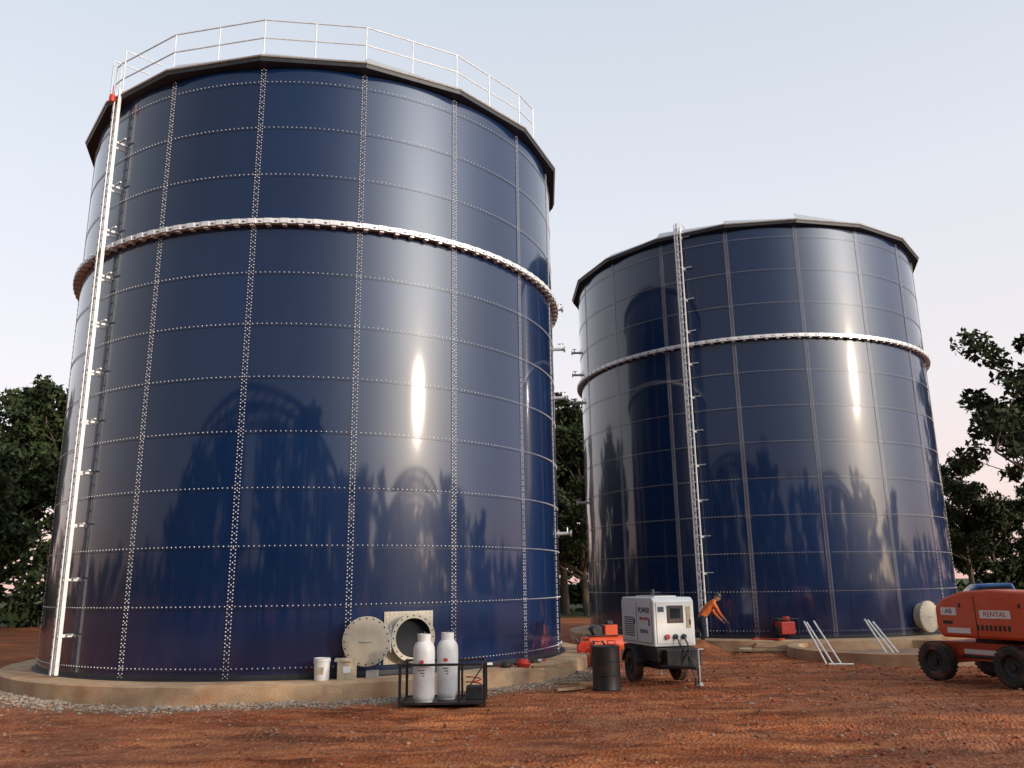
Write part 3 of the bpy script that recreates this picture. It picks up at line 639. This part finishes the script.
q.box((0,-3.75,1.25),(.16,.16,.6),1); q.path([(.14,0,1.61),(.15,-1.8,1.74),(.14,-3.4,1.68)],.02,6,2)
q.obj('boom_arms',[M_white,M_orange,M_dark],B,bevel=.015)
q=MB(); bx,by=0,-4.4
q.box((bx,by,.52),(1.7,.85,.05),1)
for x in(-.85,-.28,.28,.85):
    for y in(-.42,.42): q.cyl((x,by+y,.52),(x,by+y,1.6),.02,.02,8,0)
for z in(.85,1.2,1.6): q.path([(-.85,by-.42,z),(.85,by-.42,z),(.85,by+.42,z),(-.85,by+.42,z),(-.85,by-.42,z)],.02,8,0)
q.box((0,by+.36,1.5),(.7,.14,.2),1); q.box((0,by+.55,1.0),(.2,.25,.6),0)
q.obj('work_basket',[M_galv,M_dark],B)

# ------------------------------------------------------------------ second tank surroundings
q=MB()
q.lathe([(2.45,.0),(2.45,.24),(2.50,.25),(2.72,.25),(2.76,.24),(2.78,-.3)],64,0,Matrix.Translation((10.1,22.9,0)))
q.obj('concrete_ring_wall',[M_conc],smooth=True)
q=MB(); q.lathe([(0,.03),(2.46,.03)],48,0,Matrix.Translation((10.1,22.9,0))); q.obj('gravel_bed',[S2])
def poles(lst):
    q=MB()
    for a,b_ in lst: q.cyl(a,b_,.022,.022,8,0)
    return q.obj('plastic_pipe_bundle',[M_pvc],smooth=True)
poles([((7.50,20.9,0),(7.22,21.4,.98)),((7.66,20.9,0),(7.32,21.5,.95)),((7.84,20.85,0),(7.50,21.5,.98)),((7.45,20.6,.03),(8.0,20.5,.03))])
poles([((8.90,20.7,.25),(8.66,21.2,1.02)),((9.06,20.7,.25),(8.74,21.2,1.0)),((9.2,20.75,.25),(8.9,21.3,.95))])
q=MB()
for i in range(9): q.box((6.8+.28*(i%3)+.1*i,24.45+.08*i,.05+.05*(i//2)),(1.9-.15*i,.14,.045),i%2,Matrix.Rotation(.08*(i-3),3,'Z'))
q.obj('timber_stack',[M_wood,M_cream],bevel=.004)
e=empty('portable_pump',(7.95,25.25,ZB),.3); q=MB(); q.box((0,0,.32),(.48,.36,.36),0); q.cyl((.05,0,.50),(.05,0,.64),.12,.12,14,0); q.cyl((-.30,0,.25),(-.24,0,.25),.13,.13,16,1); q.obj('engine',[M_red,M_dark],e,bevel=.03)
q=MB()
for y in(-.2,.2): q.path([(-.33,y,.0),(-.33,y,.58),(.33,y,.58),(.33,y,.0),(-.33,y,.0)],.015,8,0)
for x in(-.33,.33): q.cyl((x,-.2,.58),(x,.2,.58),.015,.015,8,0); q.cyl((x,-.2,.02),(x,.2,.02),.015,.015,8,0)
q.obj('tube_frame',[M_dark],e)
q=MB(); p=[Vector((6.9+.9*t,25.0+.25*math.sin(6*t),ZB+.03)) for t in np.linspace(0,1,20)]; q.path(p,.025,8,0); q.obj('hose',[M_red],smooth=True)

def worker(loc,rotz):
    W=empty('worker',loc,rotz)
    J={ 'pel':((0,0,.93),.15),'wa':((.10,0,1.06),.135),'ch':((.30,0,1.27),.16),'ne0':((.42,0,1.40),.085),'ne':((.49,0,1.45),.055),
        'lsh':((.36,.19,1.34),.075),'lel':((.50,.24,1.08),.052),'lwr':((.66,.16,.88),.036),'lpa':((.72,.14,.82),.034),
        'rsh':((.36,-.19,1.34),.075),'rel':((.48,-.25,1.07),.052),'rwr':((.66,-.17,.90),.036),'rpa':((.72,-.15,.84),.034),
        'lhi':((-.01,.10,.88),.105),'lkn':((.10,.12,.48),.072),'lan':((-.03,.13,.10),.048),'lto':((.14,.15,.05),.04),'lhe':((-.07,.13,.05),.04),
        'rhi':((-.01,-.10,.88),.105),'rkn':((.02,-.12,.48),.072),'ran':((-.14,-.13,.10),.048),'rto':((.03,-.15,.05),.04),'rhe':((-.18,-.13,.05),.04)}
    E=[('pel','wa'),('wa','ch'),('ch','ne0'),('ne0','ne'),('ch','lsh'),('lsh','lel'),('lel','lwr'),('lwr','lpa'),('ch','rsh'),('rsh','rel'),('rel','rwr'),('rwr','rpa'),
       ('pel','lhi'),('lhi','lkn'),('lkn','lan'),('lan','lto'),('lan','lhe'),('pel','rhi'),('rhi','rkn'),('rkn','ran'),('ran','rto'),('ran','rhe')]
    names=list(J); vs=[J[k][0] for k in names]; rs=[J[k][1] for k in names]; es=[(names.index(a),names.index(b_)) for a,b_ in E]
    me=bpy.data.meshes.new('body'); me.from_pydata(vs,es,[]); o=bpy.data.objects.new('body_tmp',me); COL.objects.link(o)
    o.modifiers.new('s','SKIN'); 
    for i,r in enumerate(rs): me.skin_vertices[0].data[i].radius=(r,r)
    me.skin_vertices[0].data[0].use_root=True
    ss=o.modifiers.new('ss','SUBSURF'); ss.levels=2; ss.render_levels=2
    dg=bpy.context.evaluated_depsgraph_get(); me2=bpy.data.meshes.new_from_object(o.evaluated_get(dg)); bpy.data.objects.remove(o)
    me2.materials.clear()
    for q_ in(M_shirt,M_trous,M_skin,M_black): me2.materials.append(q_)
    for p in me2.polygons:
        c=p.center; p.use_smooth=True
        if c.z<.12: k=3
        elif c.x>.60: k=2
        elif c.z<1.0 and c.x<.3: k=1
        elif c.z>1.43 and c.x>.44: k=2
        else: k=0
        p.material_index=k
    o=bpy.data.objects.new('body',me2); COL.objects.link(o); o.parent=W
    h=MB(); Mh=Matrix.Translation((.56,0,1.53))@Matrix.Rotation(.7,4,'Y')
    h.lathe([(0,-.13),(.045,-.12),(.065,-.08),(.075,-.02),(.08,.03),(.07,.08),(.045,.11),(0,.12)],20,0,Mh@Matrix.Scale(1.2,4,(1,0,0)))
    for s_ in(-1,1): h.lathe([(0,-.01),(.02,0),(0,.01)],8,0,Mh@Matrix.Translation((0,s_*.082,-.01))@Matrix.Rotation(math.pi/2,4,'X')); h.lathe([(0,-.008),(.01,0),(0,.008)],8,2,Mh@Matrix.Translation((.088,s_*.03,.01)))
    h.cyl(Mh@Vector((.09,0,.01)),Mh@Vector((.112,0,-.03)),.008,.014,8,0); h.box(Mh@Vector((.088,0,-.065)),(.01,.04,.008),2)
    h.lathe([(.082,.0),(.094,.03),(.09,.07),(.06,.115),(.03,.13),(0,.132)],20,1,Mh@Matrix.Translation((-.012,0,0))@Matrix.Scale(1.15,4,(1,0,0)))
    h.obj('head_and_hair',[M_skin,M_dark,M_dark],W,smooth=True)
    f=MB()
    for s_,pp in((1,J['lpa'][0]),(-1,J['rpa'][0])):
        pp=Vector(pp)
        for i in range(4):
            a=pp+Vector((.01,(i-1.5)*.018,-.01)); b_=a+Vector((.035,0,-.03)); c_=b_+Vector((.008,0,-.032+.004*abs(i-1)))
            f.cyl(a,b_,.009,.008,6,0); f.cyl(b_,c_,.008,.006,6,0)
        a=pp+Vector((-.01,-s_*.03,0)); f.cyl(a,a+Vector((.03,-s_*.012,-.03)),.010,.008,6,0)
    f.obj('fingers',[M_skin],W,smooth=True)
worker((5.45,25.1,0),.15)

def pickup(loc,rz):
    Pk=empty('pickup_truck',loc,rz); q=MB()
    q.prism([(-2.5,.45),(2.4,.45),(2.5,.7),(2.4,.98),(1.1,1.08),(.5,1.72),(-.7,1.75),(-.95,1.1),(-2.5,1.1)],-.9,.9,0); q.obj('body',[M_blue],Pk,bevel=.06,seg=3)
    q=MB()
    for s_ in(-1,1): q.prism([(.95,1.12),(.46,1.62),(-.62,1.64),(-.80,1.14)],s_*.90-.012,s_*.90+.012,0)
    q.box((0,.83,1.40),(1.5,.02,.5),0,Matrix.Rotation(.82,3,'X')); q.box((0,2.5,.75),(1.3,.03,.16),1); q.box((0,2.46,.5),(1.8,.12,.16),1)
    q.obj('windows_and_trim',[M_glass,M_dark],Pk)
    q=MB()
    for x in(-.82,.82):
        for y in(-1.55,1.5): wheel(q,(x,y,.38),(-1 if x<0 else 1,0,0),.38,.24)
    q.obj('wheels',[M_rubber,M_galv,M_dark],Pk,smooth=True)
pickup((18.7,33.5,0),math.radians(70))

# ------------------------------------------------------------------ trees
def leafmat(name,c0,c1):
    m=bpy.data.materials.new(name); m.use_nodes=True; nt=m.node_tree; b=nt.nodes['Principled BSDF']; L=nt.links.new
    geo=N(nt,'ShaderNodeNewGeometry'); tc=N(nt,'ShaderNodeTexCoord'); n=N(nt,'ShaderNodeTexNoise'); n.inputs['Scale'].default_value=.7; n.inputs['Detail'].default_value=2; L(tc.outputs['Object'],n.inputs['Vector'])
    a=N(nt,'ShaderNodeMath',operation='ADD'); L(n.outputs['Fac'],a.inputs[0]); mm=N(nt,'ShaderNodeMath',operation='MULTIPLY_ADD'); L(geo.outputs['Random Per Island'],mm.inputs[0]); mm.inputs[1].default_value=.6; mm.inputs[2].default_value=-.3; L(mm.outputs[0],a.inputs[1])
    r=N(nt,'ShaderNodeValToRGB'); r.color_ramp.elements[0].position=.2; r.color_ramp.elements[1].position=.85; r.color_ramp.elements[0].color=(*c0,1); r.color_ramp.elements[1].color=(*c1,1); L(a.outputs[0],r.inputs['Fac']); L(r.outputs['Color'],b.inputs['Base Color'])
    b.inputs['Roughness'].default_value=.7; b.inputs['Specular IOR Level'].default_value=.2
    return m
M_leaf=leafmat('foliage',(.010,.018,.008),(.050,.068,.024))
def leaves(centres,radii,counts,size):
    out=[]
    for c,r,k in zip(centres,radii,counts):
        d=rng.normal(0,1,(k,3)); d/=np.linalg.norm(d,axis=1,keepdims=True); rad=r*rng.random((k,1))**.45
        out.append(np.array(c)+d*rad*np.array((1,1,.75)))
    p=np.concatenate(out); k=len(p)
    a=rng.normal(0,1,(k,3)); a/=np.linalg.norm(a,axis=1,keepdims=True); b_=np.cross(a,rng.normal(0,1,(k,3))); b_/=np.linalg.norm(b_,axis=1,keepdims=True)
    s_=size*rng.uniform(.6,1.4,(k,1))
    V=np.stack((p-a*s_,p-b_*s_*.5,p+a*s_,p+b_*s_*.5),1).reshape(-1,3)
    return V,k
def tree_mesh(name,H,W,seed,leaf=.17,per=150):
    random.seed(seed); q=MB(); ends=[]
    def branch(p,d,ln,r,lev):
        segs=4; pts=[p]; dd=d.copy()
        for i in range(segs):
            dd=(dd+Vector((random.uniform(-.18,.18),random.uniform(-.18,.18),random.uniform(-.05,.14)))).normalized()
            pts.append(pts[-1]+dd*ln/segs)
        for i in range(segs):
            q.cyl(pts[i],pts[i+1],r*(1-i/segs*.6),r*(1-(i+1)/segs*.6),7 if lev<2 else 5,0,False)
        if lev==2: ends.append(pts[-1]); ends.append(pts[2]); return
        nb=5 if lev==1 else 0
        for i in range(nb):
            t=random.choice((2,3,4)); a=random.uniform(0,6.28); side=Vector((math.cos(a),math.sin(a),random.uniform(0,.8)))
            branch(pts[t],(dd*.6+side).normalized(),ln*.5,r*.42,lev+1)
    tr=[Vector((0,0,-.2))]
    for i in range(7): tr.append(tr[-1]+Vector((random.uniform(-.12,.12),random.uniform(-.12,.12),H*.12)))
    r0=H*.022
    for i in range(7): q.cyl(tr[i],tr[i+1],r0*(1-i*.11),r0*(1-(i+1)*.11),9,0,False)
    for i in range(17):
        t=random.uniform(1.2,7); k=int(min(6,t)); p=tr[k].lerp(tr[k+1],t-k if t<7 else 1); a=i*2.4+random.uniform(-.4,.4)
        f=t/7; ln=W*(.62-.32*abs(f-.45)*1.3)*random.uniform(.75,1.15)
        branch(p,Vector((math.cos(a),math.sin(a),.25+f*.9)).normalized(),ln,r0*.35,1)
    cen=[];rad=[];cnt=[]
    for e_ in ends:
        if random.random()<.08: continue
        s_=random.uniform(.5,1.0)*H/12; cen.append(tuple(e_+Vector((random.uniform(-.3,.3),random.uniform(-.3,.3),random.uniform(-.2,.4))))); rad.append(s_); cnt.append(int(per*s_))
    V,k=leaves(cen,rad,cnt,leaf)
    o=len(q.v); vs=q.v+V.tolist(); fs=q.f+[(o+4*i,o+4*i+1,o+4*i+2,o+4*i+3) for i in range(k)]
    me=bpy.data.meshes.new(name); me.from_pydata(vs,[],fs); me.polygons.foreach_set('material_index',[0]*len(q.f)+[1]*k); me.materials.append(M_bark); me.materials.append(M_leaf); return me
TM=[tree_mesh('tree_a',12,7.5,1),tree_mesh('tree_b',11,8.5,2),tree_mesh('tree_c',13,6.5,3),tree_mesh('tree_d',12,8,4)]
def tree(x,y,k,s=1.0,rz=None,nm='tree'):
    o=bpy.data.objects.new(nm,TM[k%4]); COL.objects.link(o); o.location=(x,y,0); o.scale=(s*random.uniform(.95,1.1),s*random.uniform(.95,1.1),s); o.rotation_euler=(0,0,random.uniform(0,6.28) if rz is None else rz); return o
random.seed(11)
for x,y,k,s in((-29,44,0,1.02),(-25.5,48,1,1.06),(-33,41,2,.98),(-38,46,3,1.1),(-31,50,3,1.05),(-27.5,40,2,.80),(-22,52,0,1.0)): tree(x,y,k,s)
for x,y,k,s in((3.4,57,2,1.06),(6.0,60,0,1.06),(4.6,54,3,.98),(-2,64,1,1.0),(10,66,3,1.0),(-12,62,2,1.0),(17,64,1,.9)): tree(x,y,k,s)
for x,y,k,s in((29.2,54,2,.72),(32.5,57,0,.62),(27,62,1,.7),(38,58,3,.7)): tree(x,y,k,s)
tree(27.3,39.0,3,1.05); tree(33,44,1,1.0)
for i in range(18):
    x=-62+7.0*i+random.uniform(-2,2); y=-27-6*math.cos(i*.5)+random.uniform(-3,3)
    tree(x,y,i,random.uniform(.85,1.12))
for i in range(8):
    x=30+random.uniform(-3,5)+i*.8; y=-24+5.6*i+random.uniform(-1.5,1.5); s_=random.uniform(.60,.76)
    if i in(1,3): s_*=.5
    tree(x,y,i+1,s_)
cen=[];rad=[];cnt=[]
for i in range(560):
    a=math.radians(rng.uniform(-180,180)); d=rng.uniform(95,125); hh=rng.uniform(1,7.5)*(.8+.4*noise.noise(Vector((math.sin(a)*4,math.cos(a)*4,0))))
    if abs(math.degrees(a))>100: hh*=1.25
    cen.append((d*math.sin(a),d*math.cos(a),hh)); rad.append(rng.uniform(2.0,3.4)); cnt.append(80)
V,k=leaves(cen,rad,cnt,.58)
me=bpy.data.meshes.new('distant_treeline'); me.from_pydata(V.tolist(),[],[(4*i,4*i+1,4*i+2,4*i+3) for i in range(k)]); me.materials.append(M_leaf)
o=bpy.data.objects.new('distant_treeline',me); COL.objects.link(o)
cen=[];rad=[];cnt=[]
for (x0,y0,x1,y1,nn,hm) in((-44,40,-18,54,80,2.6),(-16,60,20,64,60,1.5),(24,56,42,58,34,1.5),(26,40,40,46,16,1.5),(-65,-32,66,-30,150,4.6),(36,-26,42,20,36,2.2)):
    for i in range(nn):
        t=rng.random(); cen.append((x0+(x1-x0)*t+rng.normal(0,1),y0+(y1-y0)*t+rng.normal(0,1.5),rng.uniform(.2,hm))); rad.append(rng.uniform(.6,1.3)*(1 if hm<2 else 1.4)); cnt.append(100)
V,k=leaves(cen,rad,cnt,.26)
me=bpy.data.meshes.new('undergrowth'); me.from_pydata(V.tolist(),[],[(4*i,4*i+1,4*i+2,4*i+3) for i in range(k)]); me.materials.append(M_leaf)
o=bpy.data.objects.new('undergrowth',me); COL.objects.link(o)

def arch(cx,cy,span,h,rz):  # unseen frame, added to put arches into the tank reflections
    q=MB(); n=36
    for dy in(0,6):
        A=[Vector((span/2*math.cos(a),dy,h*math.sin(a))) for a in np.linspace(0,math.pi,n)]
        Bp=[Vector(((span/2-1.2)*math.cos(a),dy,(h-1.0)*math.sin(a))) for a in np.linspace(0,math.pi,n)]
        q.path(A,.24,6,0); q.path(Bp,.20,6,0)
        for i in range(n-1): q.cyl(A[i],Bp[i+1],.10,.10,5,0)
        for i in range(3,n-3,2): q.cyl((Bp[i].x,dy,0),Bp[i],.20,.20,6,0)
    for i in range(0,n,3):
        a=math.pi*i/(n-1); q.cyl((span/2*math.cos(a),0,h*math.sin(a)),(span/2*math.cos(a),6,h*math.sin(a)),.08,.08,5,0)
    o=q.obj('unseen_reflection_arch',[M_dark]); o.location=(cx,cy,0); o.rotation_euler=(0,0,rz)
arch(-14,-12,46,11.8,.05); arch(30,-8,26,9.2,.65)
